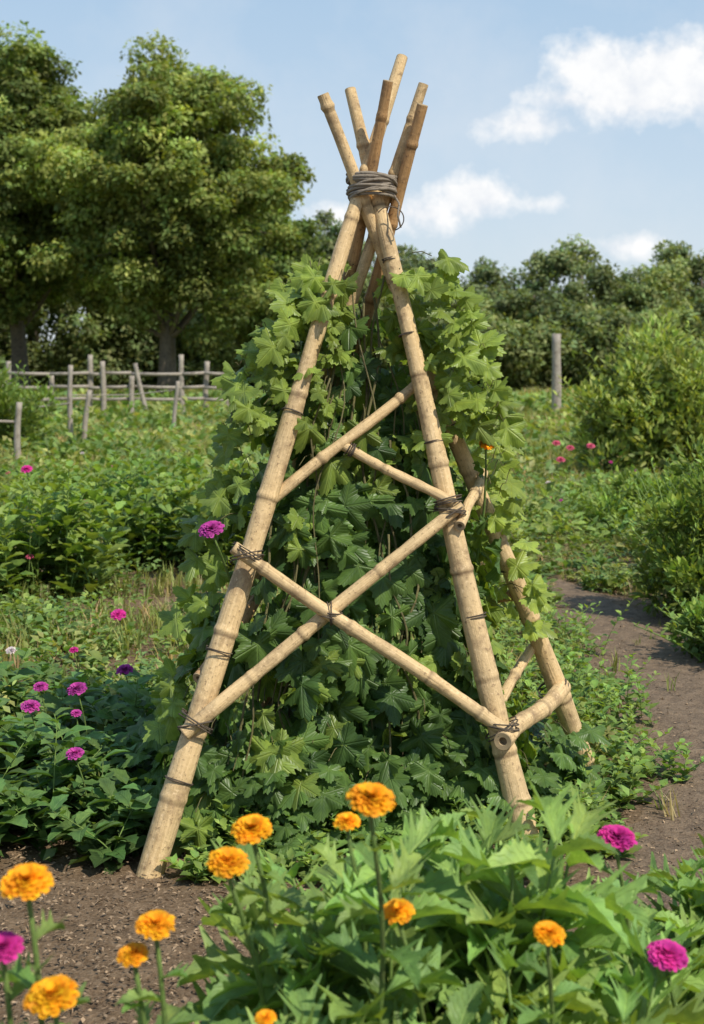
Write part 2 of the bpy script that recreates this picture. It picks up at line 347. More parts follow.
# ------------------------------------------------ bamboo teepee trellis
tp=empty('bamboo_teepee_trellis')
def bend_line(A,B,n,amp,seed):
    r=np.random.default_rng(seed); A=np.array(A,float);B=np.array(B,float); t_=np.linspace(0,1,n)
    d=nrm(B-A); s1=nrm(np.cross(d,[.3,.9,.1])); s2=np.cross(d,s1)
    a1,a2=r.uniform(-amp,amp,2); f=r.uniform(1,2.2,2); ph=r.uniform(0,6,2)
    w_=np.sin(np.pi*t_)
    return A+(B-A)*t_[:,None]+s1*(w_*a1*np.sin(f[0]*3*t_+ph[0]))[:,None]+s2*(w_*a2*np.sin(f[1]*3*t_+ph[1]))[:,None]
def pole(name,A,B,r0,r1,seed,mat=M_bam,spacing=.26,amp=.016,sides=18):
    L=np.linalg.norm(np.array(B)-np.array(A)); n=int(L/.008)
    P=bend_line(A,B,n,amp,seed); s=np.linspace(0,L,n); r=np.random.default_rng(seed+50)
    node=np.zeros(n); rad=np.linspace(r0,r1,n); x=r.uniform(.05,spacing)
    while x<L-.03:
        d=(s-x); rad=rad+ (.0028*r.uniform(.5,1.7))*np.exp(-(d/.010)**2)-.0012*np.exp(-((d+.014)/.006)**2)
        node=np.maximum(node,np.exp(-((d+.012)/.0055)**2)*r.uniform(.55,1)); x+=spacing*r.uniform(.6,1.35)
    rad=rad*(1+.04*np.interp(s,np.linspace(0,L,20),r.normal(size=20)))
    a=Acc(); tube(a,P,rad,sides,False,node=node)
    a.build(name,mat,tp)
    b=Acc()
    for e,o,rr in((0,1,rad[0]),(-1,-2,rad[-1])):
        dr=nrm(P[e]-P[o]); base=P[e]
        up=np.array([0,0,1.]) if abs(dr[2])<.9 else np.array([1.,0,0]); q=nrm(np.cross(dr,up)); q2=np.cross(dr,q); th=np.linspace(0,2*np.pi,18,endpoint=False)
        ring=lambda R,z: base+dr*z+R*(np.cos(th)[:,None]*q+np.sin(th)[:,None]*q2)
        VV=np.vstack([ring(rr*1.002,-.001),ring(rr*.93,.0025),ring(rr*.45,.001),ring(rr*.38,-.02),[base-dr*.022]])
        FF=[]
        for k in range(3):
            for i in range(18):
                j=(i+1)%18; FF+=[(k*18+i,k*18+j,k*18+18+j),(k*18+i,k*18+18+j,k*18+18+i)]
        FF+=[(54+i,54+(i+1)%18,72) for i in range(18)]
        b.add(VV,FF)
    b.build(name+'_cut_ends',M_cut,tp,smooth=False)
    return P,rad
APX=np.array([.062,4.75]); ZL=2.085
def leg(name,foot,top,r0,r1,seed,mat=M_bam):
    A=np.array([foot[0],foot[1],-.03]); B=np.array(top)
    pole(name,A,B,r0,r1,seed,mat); return lambda z:A+(B-A)*(z+.03)/(B[2]+.03)
FL=leg('leg_front_a',(-.605,4.21),(.171,4.85,2.55),.042,.019,1)
FR=leg('leg_front_b',(.555,4.40),(-.006,4.80,2.43),.043,.019,2)
RR=leg('leg_rear_a',(.875,5.08),(-.095,4.66,2.385),.039,.019,3)
RL=leg('leg_rear_b',(-.344,5.32),(.118,4.66,2.43),.038,.017,4,M_bamd)
R5=leg('leg_side_a',(-.60,4.95),(.238,4.74,2.435),.032,.017,5)
R6=leg('leg_side_b',(-.40,5.28),(.232,4.68,2.355),.032,.017,6,M_bamd)
fr=np.array([0,-1,.2])
def bar(name,A,B,r0,r1,seed,ext=.04,mat=M_bam):
    A=np.array(A);B=np.array(B); d=nrm(B-A); return pole(name,A-d*ext,B+d*ext,r0,r1,seed,mat,.3,.014,14)
b1=(FL(.90)+fr*.074,FR(.36)+fr*.058); b2=(FL(.41)+fr*.043,FR(1.02)+fr*.043)
bar('brace_diagonal_a',*b1,.020,.022,21,.045); bar('brace_diagonal_b',*b2,.023,.019,22,.04)
bar('brace_upper',np.array([-.02,4.60,1.235]),FR(1.06)+fr*.05,.016,.016,23,.02)
bar('brace_inner',FL(1.06)-fr*.03,FR(1.45)-fr*.05,.019,.017,24,.03)
bar('brace_side_low',FR(.345)+np.array([.01,-.055,0]),RR(.365)+np.array([.01,-.04,0]),.028,.029,25,.04)
bar('brace_side_high',FR(1.0)+np.array([.03,-.03,0]),RR(1.12)+np.array([.03,-.03,0]),.017,.017,26,.03)
bar('brace_side_inner',FR(.30)+np.array([-.02,.25,.03]),RR(.5)+np.array([-.04,-.02,0]),.018,.018,27,.02)
bar('brace_rear',RL(.6),RR(.7),.02,.02,28,.03,M_bamd); bar('brace_left',FL(.55)+np.array([-.03,.04,0]),RL(.9),.02,.02,29,.03,M_bamd)
wi=Acc()
def wrap(c,axis,rad,turns,pitch,r=.0022,acc=wi,wob=.004,sides=6,ell=1.0,seed=0):
    rr=np.random.default_rng(seed+7); axis=nrm(axis); u=nrm(np.cross(axis,[.2,1,.1])); v=np.cross(axis,u); n=int(26*turns)
    th=np.linspace(0,2*np.pi*turns,n); h=(th/(2*np.pi)-turns/2)*pitch+wob*.8*np.sin(th*.37+rr.uniform(0,6))+wob*.5*np.sin(th*1.3)
    R=rad+wob*.4*np.sin(th*2.3+rr.uniform(0,6))
    tube(acc,c+axis*h[:,None]+u*(R*np.cos(th))[:,None]+v*(R*ell*np.sin(th))[:,None],r,sides)
for i,(p,lg,rd) in enumerate([(b1[0],FL,.053),(b1[1],FR,.056),(b2[0],FL,.055),(b2[1],FR,.051)]):
    ax=nrm(lg(1)-lg(0)); c=p-fr*.022
    wrap(c+ax*.01,ax+np.array([.35,0,0]),rd,3,.006,seed=i); wrap(c,ax+np.array([-.5,0,.1]),rd,2,.007,seed=i+20)
def closest(p,A,B): d=nrm(B-A); return A+d*np.dot(p-A,d)
best_=min(((np.linalg.norm((b1[0]+(b1[1]-b1[0])*s_)-closest(b1[0]+(b1[1]-b1[0])*s_,*b2)),s_) for s_ in np.linspace(0,1,200)))
x1=b1[0]+(b1[1]-b1[0])*best_[1]; x2=closest(x1,*b2); cx=(x1+x2)/2
wrap(cx,np.array([.2,0,1]),.035,3,.006); wrap(cx,np.array([1,0,.1]),.035,2,.006,seed=3)
for lg,z,rd in [(FL,.25,.043),(FL,1.35,.033),(FL,1.75,.028),(FR,.7,.039),(FR,1.25,.034),(FR,1.6,.030),(FR,1.85,.026),(RR,.8,.034),(RR,1.3,.030),(FL,.62,.041)]:
    wrap(lg(z),lg(1)-lg(0),rd,2,.004,.002,seed=int(z*100))
wrap(np.array([-.0,4.585,1.225]),np.array([1,0,-.6]),.021,4,.006); wrap(FR(1.06)+fr*.03,FR(1)-FR(0),.045,3,.006,seed=9)
wrap(RR(.365)+np.array([-.01,-.02,0]),RR(1)-RR(0),.054,3,.008,seed=12)
th=np.linspace(-1.2,2.6,40); lo=np.stack([.125+.045*np.cos(th),4.67+0*th,1.98+.04*np.sin(th)],1); tube(wi,lo,.002,5)
wi.build('wire_ties',M_wire,tp)
ro=Acc(); C0=np.array([.067,4.745,ZL+.01])
for k in range(9):
    zo=-.036+.072*k/8; wrap(C0+np.array([0,0,zo]),np.array([U(-.16,.16),U(-.16,.16),1]),.073+U(-.003,.008),1.05,.004,U(.0052,.0070),ro,.006,8,seed=k)
for k in range(5): wrap(C0+np.array([0,0,U(-.02,.02)]),np.array([U(-.4,.4),U(-.3,.3),1]),.081,1.05,.004,.005,ro,.009,8,seed=k+30)
tail=np.array([(.14,4.70,2.06),(.155,4.67,2.03),(.15,4.66,1.99),(.16,4.66,1.95)]); tube(ro,tail,.0035,6)
ro.build('rope_lashing',M_rope,tp)

# ------------------------------------------------ climbing vine
vine=empty('climbing_vine')
zL=[0,.15,.7,1.1,1.4,1.75,1.95]; xl=lambda z:np.interp(z,zL,[-.68,-.64,-.49,-.38,-.31,-.15,-.04]); xr=lambda z:np.interp(z,zL,[.70,.66,.53,.47,.42,.27,.14])
yp=lambda x,z:4.21+.1684*(x+.583)+.207*z
legL=lambda z:FL(z)[0]; legR=lambda z:FR(z)[0]
pA=np.array([.545,4.40,0]);pB=np.array([.84,5.08,0]);pC=np.array([APX[0],APX[1],ZL]); nRf=nrm(np.cross(pB-pA,pC-pA)); nRf=nRf*(1 if nRf[0]>0 else -1)
P=[];D=[];N=[];S=[];Cc=[]
def addv(x,y,z,n,d,s,c):
    P.append((x,y,z));N.append(n);D.append(d);S.append(s);Cc.append(c)
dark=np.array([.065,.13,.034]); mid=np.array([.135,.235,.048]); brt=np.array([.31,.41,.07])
R=random.Random(3)
hole=lambda x,y,z:math.sin(x*9+z*7+y*3)*math.cos(z*8.5-x*4+1)
for i in range(1700):
    z=1.80*(R.random()**1.2); z=max(.04,z); l,r=xl(z),xr(z); ph=R.uniform(0,6.283); q=R.uniform(.78,1.0)
    if math.sin(ph)>.2 and R.random()<.65: continue
    hd=.5*(1-z/2.4)+.06; x=(l+r)/2+(r-l)/2*q*math.cos(ph); y=4.82+hd*q*math.sin(ph)
    if z>1.3 and abs(x-.06)<.17 and R.random()<.87: continue
    if hole(x,y,z)>(.18 if z>.6 else .3) and R.random()<.85: continue
    pf=yp(x,z)
    if y<pf+.07:
        if legL(z)-.03<x<legR(z)+.04: y=pf+.07+R.uniform(0,.2)
        elif y<pf+.0: y=pf+R.uniform(.02,.15)
    dd=np.dot(np.array([x,y,z])-pA,nRf)
    if dd>-.06 and R.random()<.92:
        pp=np.array([x,y,z])-nRf*(dd+.07+R.uniform(0,.1)); x,y,z=pp[0],pp[1],max(.04,pp[2])
    n=np.array([math.cos(ph)*.9,math.sin(ph)*.9,.55])+np.array([R.gauss(0,.45) for _ in range(3)])
    d=np.array([math.cos(ph)*.3+R.gauss(0,.4),math.sin(ph)*.3+R.gauss(0,.3),-.9+R.gauss(0,.25)])
    k=R.random(); c=mid*(1-k)+dark*k
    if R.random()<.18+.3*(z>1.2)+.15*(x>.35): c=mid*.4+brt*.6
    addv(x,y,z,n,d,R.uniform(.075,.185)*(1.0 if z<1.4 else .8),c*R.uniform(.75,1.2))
for i in range(720):   # front curtain behind the braces
    z=.06+1.5*R.random()**1.3; x=R.uniform(legL(z)+.02,legR(z)-.02); y=yp(x,z)+.08+R.uniform(0,.3)
    if .9<z<1.6 and -.12<x<.24 and R.random()<.62: continue
    if hole(x,y,z)>(.15 if z>.5 else .3) and R.random()<.8: continue
    n=np.array([R.gauss(0,.45),-1,.5+R.gauss(0,.4)]); d=np.array([R.gauss(0,.5),-.25,-.9])
    k=R.random(); c=mid*(1-k)+dark*k
    if R.random()<.14: c=mid*.5+brt*.5
    addv(x,y,z,n,d,R.uniform(.09,.20),c*R.uniform(.75,1.2))
for i in range(190):   # tufts at the top, wrapping over the legs
    z=R.uniform(1.3,1.86); s=R.choice([R.uniform(0,.33),R.uniform(.62,1)]); x=xl(z)-.03+(xr(z)-xl(z)+.1)*s; y=yp(x,z)+R.uniform(-.07,.14)
    if (abs(x-legL(z))<.07 or abs(x-legR(z))<.05) and R.random()<.6: y=yp(x,z)+.1
    n=np.array([R.gauss(.2,.5),-.7,.6+R.gauss(0,.3)]); d=np.array([(s-.5)*1.6+R.gauss(0,.4),-.4,-.4+R.gauss(0,.4)])
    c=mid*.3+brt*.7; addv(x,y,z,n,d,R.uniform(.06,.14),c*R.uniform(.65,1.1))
for i in range(60):   # fresh right-hand edge sprays
    z=R.uniform(.6,1.6); x=xr(z)+R.uniform(-.10,.07); y=4.95+R.uniform(-.15,.2)
    n=np.array([R.gauss(.3,.4),-.6,.7]); d=np.array([.7+R.gauss(0,.3),-.2,-.3+R.gauss(0,.4)])
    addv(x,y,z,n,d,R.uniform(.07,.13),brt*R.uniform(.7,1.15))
for i in range(60):   # left edge sprays
    z=R.uniform(.3,1.65); x=xl(z)+R.uniform(-.06,.05); y=4.7+R.uniform(-.15,.2)
    n=np.array([R.gauss(-.2,.4),-.7,.6]); d=np.array([-.6+R.gauss(0,.3),-.2,-.4+R.gauss(0,.4)])
    addv(x,y,z,n,d,R.uniform(.07,.14),(mid*.5+brt*.5)*R.uniform(.7,1.15))
for i in range(380):   # skirt at the base
    z=R.uniform(.03,.3); ph=R.uniform(0,6.283); x=.02+.72*math.cos(ph)*R.uniform(.8,1.05); y=4.85+.5*math.sin(ph)*R.uniform(.8,1.1)
    if y<yp(x,z)+.03: y=yp(x,z)+R.uniform(.03,.2)
    n=np.array([math.cos(ph)*.5+R.gauss(0,.3),-.5,.8]); d=np.array([math.cos(ph)+R.gauss(0,.4),-.6,-.5])
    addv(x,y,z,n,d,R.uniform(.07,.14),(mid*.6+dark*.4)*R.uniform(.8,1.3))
a=Acc(); S_=np.array(S); S3=np.stack([S_*U(.85,1.1,len(S_)),S_,S_*U(.3,1.9,len(S_))],1)
pick(a,TP,P,D,N,S3,np.array(Cc)); a.build('leaves',M_vine,vine)
vs=Acc()
for i in range(38):
    f=R.random(); x0=-.55+1.1*f; y0=yp(x0,0)+R.uniform(.12,.7); zt=R.uniform(.9,1.8)
    n=30; tt=np.linspace(0,1,n); k1,k2=R.uniform(5,12),R.uniform(14,26); x1_=.06+(x0-.06)*(1-zt/2.1)+R.uniform(-.08,.08); y1_=4.78+(y0-4.78)*(1-zt/2.1)
    px=x0+(x1_-x0)*tt+.03*np.sin(tt*k1+i)+.014*np.sin(tt*k2+i); py=y0+(y1_-y0)*tt+.02*np.cos(tt*8+i)
    tube(vs,np.stack([px,py,tt*zt],1),R.uniform(.002,.005),6)
Pa=np.array(P); Da=nrm(np.array(D))
for i in range(0,len(Pa),2):
    p=Pa[i]; q=p-Da[i]*.03+np.array([R.gauss(0,.02),.06,.01]); tube(vs,[p,(p+q)/2+np.array([0,0,.01]),q],.0016,4,False)
for i in range(22):
    z=R.uniform(1.0,1.7); x=R.choice([xl(z),xr(z)])+R.uniform(-.03,.03); tt=np.linspace(0,1,14)
    tube(vs,np.stack([x+(.06*(1 if x>0 else -1))*tt,4.7-.05*tt+.01*np.cos(tt*14),z+.08*np.sin(tt*2.2)+.012*np.sin(tt*14)],1),.0013,4,False)
vs.build('stems',M_vstem,vine)

# ------------------------------------------------ plants
def shoots(la,sa,c,nsh,h,spread,nl,ls,tms,base,root=.3,t0=.12,up=.35,droop=0,sr=.003,hvar=.3,var=.22,lift=1,dome=.35):
    for k in range(nsh):
        az=U(0,6.283); hh=h*(1-hvar*U(0,1)); sp_=spread*math.sqrt(U(0,1)); p0=np.array([c[0]+spread*root*U(-1,1),c[1]+spread*root*U(-1,1),0.])
        p0[2]=gh(p0[0],p0[1])-.01
        hz=np.array([math.cos(az),math.sin(az),0]); tt=np.linspace(0,1,8)
        hk=hh*(1-dome*(sp_/max(spread,1e-3))**2)
        cur=lambda q: p0+hz*(sp_*q**1.6)[:,None]+np.array([0,0,1.])*(hk*(q-droop*q**3))[:,None]
        if sa is not None: tube(sa,cur(tt),np.linspace(sr,sr*.45,8),5)
        m=nl; q=np.clip(np.linspace(t0,1,m)+U(-.03,.03,m),0,1); pp=cur(q)
        ang=np.arange(m)*2.4+U(0,6,m)*.25+az; hd=np.stack([np.cos(ang),np.sin(ang),np.zeros(m)],1)
        upv=up+q*.5+U(-.25,.25,m); D=hd+np.array([0,0,1.])*upv[:,None]+hz*.2; N=np.array([0,0,1.])-hd*upv[:,None]*.9+rng.normal(0,.25,(m,3))
        s=ls*(1.1-.5*q**2)*U(.65,1.2,m)
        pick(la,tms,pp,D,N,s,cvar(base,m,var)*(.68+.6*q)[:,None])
TPet=T_grid(3,3,lambda v,i:[.10,.26,.30,.16][i],.15,.15,0)
def flower(fa,sa,c,d,col,root=None,nr=1.0,tilt=(0,0),la=None):
    c=np.array(c,float); R_=d/2; ax=nrm(np.array([tilt[0],tilt[1],1.])); u=nrm(np.cross(ax,[0,1,.2])); v=np.cross(ax,u)
    P=[];D=[];N=[];S=[];C=[]
    rings=[(.95,int(20*nr),-.05),(.86,int(19*nr),.18),(.74,int(17*nr),.38),(.60,int(14*nr),.62),(.44,int(11*nr),.9),(.28,int(8*nr),1.3),(.12,int(5*nr),2.2)]
    for k,(rr,nn,e) in enumerate(rings):
        for j in range(max(nn,3)):
            a_=2*math.pi*(j+.5*(k%2))/max(nn,3)+U(-.2,.2); o=u*math.cos(a_)+v*math.sin(a_)
            Ls=R_*.62*U(.75,1.18); dd_=nrm(o+ax*(e+U(-.2,.2)))
            tip=c+o*R_*rr*U(.93,1.05)+ax*R_*(.62*math.sqrt(max(0,1-rr*rr))-.12); P.append(tip-dd_*Ls*.9); D.append(dd_); N.append(ax-o*e*.6+rng.normal(0,.22,3)); S.append((Ls*1.15,Ls,Ls*1.3)); C.append(np.array(col)*U(.8,1.15)*(1.0-.08*(k%2))*np.array([1,1+U(-.2,.15),1]))
    fa.scatter(TPet,P,D,N,np.array(S),np.clip(np.array(C),0,.93))
    if sa is not None:
        b=c-ax*R_*.62; tube(sa,[c-ax*R_*.1,c-ax*R_*.35,b],[R_*.5,R_*.42,R_*.14],10)
        rt=np.array(root if root is not None else (c[0],c[1]+.04,0)); q=np.linspace(0,1,9)[:,None]
        cv=rt*(1-q)+b*q+np.array([.02,.01,0])*np.sin(q*3.14); tube(sa,cv,np.linspace(.0055,.0038,9) if nr>=.9 else .0025,6)
        if la is not None:
            m=9; qq=np.linspace(.25,.86,m)[:,None]; pp=rt*(1-qq)+b*qq+np.array([.02,.01,0])*np.sin(qq*3.14); an=np.arange(m)*2.4+U(0,6); hd=np.stack([np.cos(an),np.sin(an),np.zeros(m)],1)
            pick(la,TB,pp,hd+np.array([0,0,.5]),np.array([0,0,1.])-hd*.5,np.linspace(.13,.05,m)*U(.8,1.2,m),cvar(fg,m,.2))
ORG=(.93,.43,.014); MAG=(.62,.04,.30); PUR=(.50,.065,.34)
fg=(.12,.222,.068)
plants=[
 ('marigold_plant',(.03,2.36),.71,3,[(.028,2.1,.858,.074),(-.008,2.35,.745,.045)],ORG),
 ('marigold_plant',(-.11,2.50),.70,3,[(-.162,2.3,.748,.07),(-.192,2.2,.73,.068)],ORG),
 ('marigold_plant',(.16,2.45),.73,4,[(.071,2.2,.654,.055)],ORG),
 ('marigold_plant',(.29,2.42),.75,4,[(.291,2.1,.66,.05)],ORG),
 ('marigold_plant',(-.31,2.14),.44,3,[(-.29,2.1,.673,.06),(-.323,2.1,.629,.048)],ORG),
 ('marigold_plant',(-.45,1.95),.48,3,[(-.446,1.95,.791,.072),(-.40,1.9,.656,.073)],ORG),
 ('marigold_plant',(-.07,2.12),.55,4,[(-.122,2.0,.581,.032)],ORG),
 ('marigold_plant',(.10,2.2),.55,4,[],ORG),
 ('marigold_plant',(.25,2.22),.56,4,[],ORG),
 ('marigold_plant',(.22,2.7),.68,4,[],ORG),
 ('marigold_plant',(.02,2.7),.66,3,[],ORG),
 ('marigold_plant',(-.20,2.28),.52,3,[],ORG),
 ('marigold_plant',(.37,2.28),.54,4,[],ORG),
 ('marigold_plant',(-.36,1.85),.42,3,[],ORG),
 ('zinnia_plant',(.54,2.78),.47,5,[(.4845,2.6,.635,.07)],MAG),
 ('zinnia_plant',(.60,2.46),.38,5,[(.51,2.3,.545,.068)],MAG),
 ('zinnia_plant',(-.52,2.05),.40,3,[(-.48,1.95,.70,.062)],MAG),
 ('zinnia_plant',(.78,2.98),.47,5,[],MAG),
]
for nm,rt,h,ns,fl,colr in plants:
    e=empty(nm); la,sa,fa=Acc(),Acc(),Acc()
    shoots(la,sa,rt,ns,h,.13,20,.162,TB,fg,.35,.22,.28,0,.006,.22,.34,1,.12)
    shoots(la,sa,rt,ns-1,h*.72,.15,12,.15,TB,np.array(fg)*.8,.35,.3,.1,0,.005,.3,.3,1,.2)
    for (x,y,z,d) in fl: flower(fa,sa,(x,y,z),d,colr,(rt[0]*.7+x*.3,rt[1]*.6+y*.4,max(0,z-.5)) if z>.5 else (x,y,0),1.0,(U(-.15,.15),-.35),la)
    la.build('leaves',M_broad,e)
    sa.build('stems',M_stem,e)
    if fl: fa.build('flowers',M_petal,e)

e=empty('zinnia_bed'); la,sa,fa=Acc(),Acc(),Acc()
bedc=[(-.82,4.55),(-1.04,4.65),(-1.28,4.55),(-.98,5.0),(-1.22,5.15),(-.84,5.3),(-1.5,4.9),(-1.55,5.4),(-1.08,5.5),(-1.34,5.7),(-.9,5.75),(-1.75,5.2),(-1.7,5.9),(-.78,4.95),(-1.45,4.5),(-.7,4.42),(-1.1,4.4)]
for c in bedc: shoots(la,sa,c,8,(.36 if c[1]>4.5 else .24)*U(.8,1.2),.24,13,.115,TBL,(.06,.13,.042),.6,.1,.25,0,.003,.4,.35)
for (x,y,z,d) in [(-.878,5.5,.32,.07),(-.967,5.0,.36,.075),(-1.13,5.0,.30,.07),(-.877,4.5,.27,.06),(-1.16,5.3,.30,.06),(-.95,4.9,.30,.04),(-1.4,5.2,.34,.06)]:
    flower(fa,sa,(x,y,z),d,PUR,(x+U(-.03,.03),y+.03,0),.7,(U(-.2,.2),-.4))
la.build('leaves',M_broad,e); sa.build('stems',M_stem,e); fa.build('flowers',M_petal,e)
e=empty('zinnia_plant'); fa,sa=Acc(),Acc(); flower(fa,sa,(-.44,4.45,.985),.082,PUR,(-.36,4.8,0.5),.9,(-.2,-.6)); fa.build('flowers',M_petal,e); sa.build('stems',M_stem,e)
e=empty('marigold_plant'); fa,sa=Acc(),Acc(); flower(fa,sa,(.448,4.72,1.235),.055,ORG,(.4,4.9,.7),.9,(.2,-.6)); fa.build('flowers',M_petal,e); sa.build('stems',M_stem,e)

e=empty('low_herb_bed'); la,sa=Acc(),Acc()
for c,h,s in [((.86,5.3),.30,.2),((1.0,5.55),.32,.2),((.85,5.75),.36,.24),((1.08,5.95),.34,.22),((.72,4.75),.22,.16),((.88,4.95),.24,.18),((.62,4.5),.2,.15),((1.0,6.3),.42,.22),((.8,6.2),.45,.25),((.7,5.5),.4,.2),((.42,4.52),.2,.15),((.2,4.40),.18,.15),((-.05,4.35),.18,.15),((-.28,4.33),.2,.12),((.9,6.9),.45,.25),((.6,6.8),.5,.3),((.3,4.2),.14,.14),((.05,4.15),.12,.14),((.5,4.25),.14,.14),((.75,4.4),.14,.14),((-.4,4.2),.1,.1),((-.2,4.12),.1,.12),((1.1,5.2),.16,.14),((1.15,7.3),.4,.25)]:
    shoots(la,sa,c,12,h,s,14,.054,[T_small,TBL[0]],(.12,.215,.06),.7,.1,.35,0,.002,.4,.3)
la.build('leaves',M_leaf,e); sa.build('stems',M_stem,e)

def shrub(name,c,h,spread,nsh,nl,ls,base,tms=[T_lance],root=.3,up=.7,lift=.05,fill=0):
    e=empty(name); la,sa=Acc(),Acc(); shoots(la,sa,c,nsh,h,spread,nl,ls,tms,base,root,lift,up,0,.006,.35,.25)
    for k in range(fill):   # leafy billows that round the bush off
        d=nrm(rng.normal(size=3)); d[2]=abs(d[2]); q=U(.55,.95); cc=np.array([c[0]+d[0]*spread*q,c[1]+d[1]*spread*q,.12*h+d[2]*h*.8*q]); R_=spread*U(.16,.3); n=120
        dd=nrm(rng.normal(size=(n,3))); P_=cc+dd*R_*(U(.2,1,n)**.5)[:,None]; P_[:,2]=np.maximum(P_[:,2],.02)
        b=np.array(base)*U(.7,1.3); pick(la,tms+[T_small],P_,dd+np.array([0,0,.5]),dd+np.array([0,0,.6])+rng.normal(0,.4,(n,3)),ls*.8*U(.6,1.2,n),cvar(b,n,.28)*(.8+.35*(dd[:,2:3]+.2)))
    la.build('leaves',M_leaf,e); sa.build('branches',M_stem,e)
shrub('willow_shrub',(4.1,18.5),2.15,1.2,170,36,.15,(.175,.255,.075),root=.45,fill=90)
shrub('willow_shrub',(6.4,18),1.35,1.1,110,30,.14,(.13,.205,.05),root=.55,fill=40)
shrub('leafy_shrub',(2.14,8.4),1.1,.46,110,30,.075,(.145,.235,.06),root=.5,fill=60)
shrub('leafy_shrub',(2.75,9.8),1.1,.6,110,30,.085,(.115,.2,.045),root=.5,fill=50)
shrub('leafy_shrub',(2.0,7.2),.40,.36,70,20,.055,(.12,.215,.06),[T_small],root=.7,fill=20)
shrub('leafy_shrub',(2.3,6.3),.28,.3,60,20,.055,(.10,.19,.045),[T_small],root=.7,fill=14)
shrub('leafy_shrub',(2.6,12.5),.6,.6,80,26,.09,(.12,.21,.05),root=.7,fill=30)
shrub('zinnia_shrub',(-1.95,9.2),.95,.42,40,20,.13,(.12,.21,.055),TBL,root=.8)
shrub('zinnia_shrub',(-2.7,9.6),.9,.45,40,20,.13,(.11,.19,.05),TBL,root=.8)
shrub('zinnia_shrub',(-1.4,10.8),.95,.5,50,20,.13,(.095,.18,.045),TBL,root=.8)
shrub('zinnia_shrub',(-.8,10.2),.95,.4,34,20,.13,(.115,.19,.05),TBL,root=.8)
shrub('zinnia_shrub',(-2.4,13.5),.75,.8,50,20,.12,(.11,.19,.05),TBL,root=.8)
shrub('leafy_shrub',(-6.2,24),1.7,1.2,90,24,.18,(.10,.17,.04),root=.6,fill=30)

# ------------------------------------------------ ground cover
pathx=lambda y:np.interp(y,cl[:,1],cl[:,0])
def allowed(x,y):
    dp=abs(x-pathx(y))
    if y<10 and dp<wid(y)+.02: return R.random()<(.02 if dp<wid(y)*.6 else .1)
    if y<5.3 and x>.95: return R.random()<.08
    if y<4.5 and -1.3<x<.9: return False
    if abs(x)<.75 and 4.2<y<5.5: return False
    if x<-.8 and 8.3<y+.3*math.sin(x*2)<9.0: return R.random()<.1
    if x<-.9 and 9.7<y+.3*math.sin(x*2)<10.9: return R.random()<.12
    if x<-.7 and 6.6<y+.2*math.sin(x*3)<7.4: return R.random()<.15
    if y<5.2 and x<-1.0 : return R.random()<.4
    return True
la,sa=Acc(),Acc(); cnt=0
hues=[(.12,.21,.06),(.155,.24,.07),(.09,.17,.05),(.185,.24,.09),(.105,.19,.065)]
while cnt<860:
    y=4.2*(17/4.2)**R.random(); x=R.uniform(-.42,.42)*y
    if not allowed(x,y): continue
    onp=y<10 and abs(x-pathx(y))<wid(y)+.1
    cnt+=1; pv=math.sin(x*1.3+y*.7)*math.cos(y*.9-x*.5); h=(R.uniform(.06,.26)+.08*pv)*(1+.04*(y-5)); h=max(h,.05); s=R.uniform(.1,.22)*(1+.05*(y-5))
    if onp: h=min(h,.09); s*=.6
    n=105; ph=U(0,6.283,n); rr=np.sqrt(U(0,1,n)); hz=np.stack([np.cos(ph),np.sin(ph)],1)
    zz=h*U(.05,1,n)*(1-.6*rr**2); P_=np.stack([x+s*rr*hz[:,0],y+s*rr*hz[:,1],zz+.01],1)
    D_=np.stack([hz[:,0],hz[:,1],U(-.2,.9,n)],1)+rng.normal(0,.35,(n,3)); N_=np.array([0,0,1.])+rng.normal(0,.35,(n,3))
    b=np.array(hues[R.randrange(5)])*R.uniform(.7,1.2)
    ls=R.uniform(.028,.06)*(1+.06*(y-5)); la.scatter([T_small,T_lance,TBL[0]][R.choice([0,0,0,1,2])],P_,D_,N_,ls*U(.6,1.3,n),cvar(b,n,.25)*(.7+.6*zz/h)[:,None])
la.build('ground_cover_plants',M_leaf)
ga=Acc(); n=26000
yv=4.3*(75/4.3)**U(0,1,n); xv=U(-.5,.5,n)*yv
keep=np.array([allowed(a_,b_) and (b_>6.5 or R.random()<.35) for a_,b_ in zip(xv,yv)]); xv=xv[keep];yv=yv[keep]; n=len(xv)
P_=np.stack([xv,yv,gh(xv,yv)*(yv<30)-.01],1); D_=np.stack([U(-.15,.15,n),U(-.15,.15,n),np.ones(n)],1); aa=U(0,6.283,n); N_=np.stack([np.cos(aa),np.sin(aa),np.zeros(n)],1)
pat=np.sin(xv*.5+yv*.13)*np.cos(yv*.21-xv*.2)
s=U(.08,.2,n)*(1+.02*yv)*(1+.3*pat)*np.where((yv<12)&(xv>.8),.65,1); S3=np.stack([s*(1+.03*yv),s,s*(1+.03*yv)],1)
C=cvar((.17,.225,.08),n,.25); dry=U(0,1,n)<.2+.12*(pat>.3); C[dry]=cvar((.28,.26,.16),dry.sum(),.2)
pick(ga,TT,P_,D_,N_,S3,C); ga.build('meadow_grass',M_grass)
la=Acc()
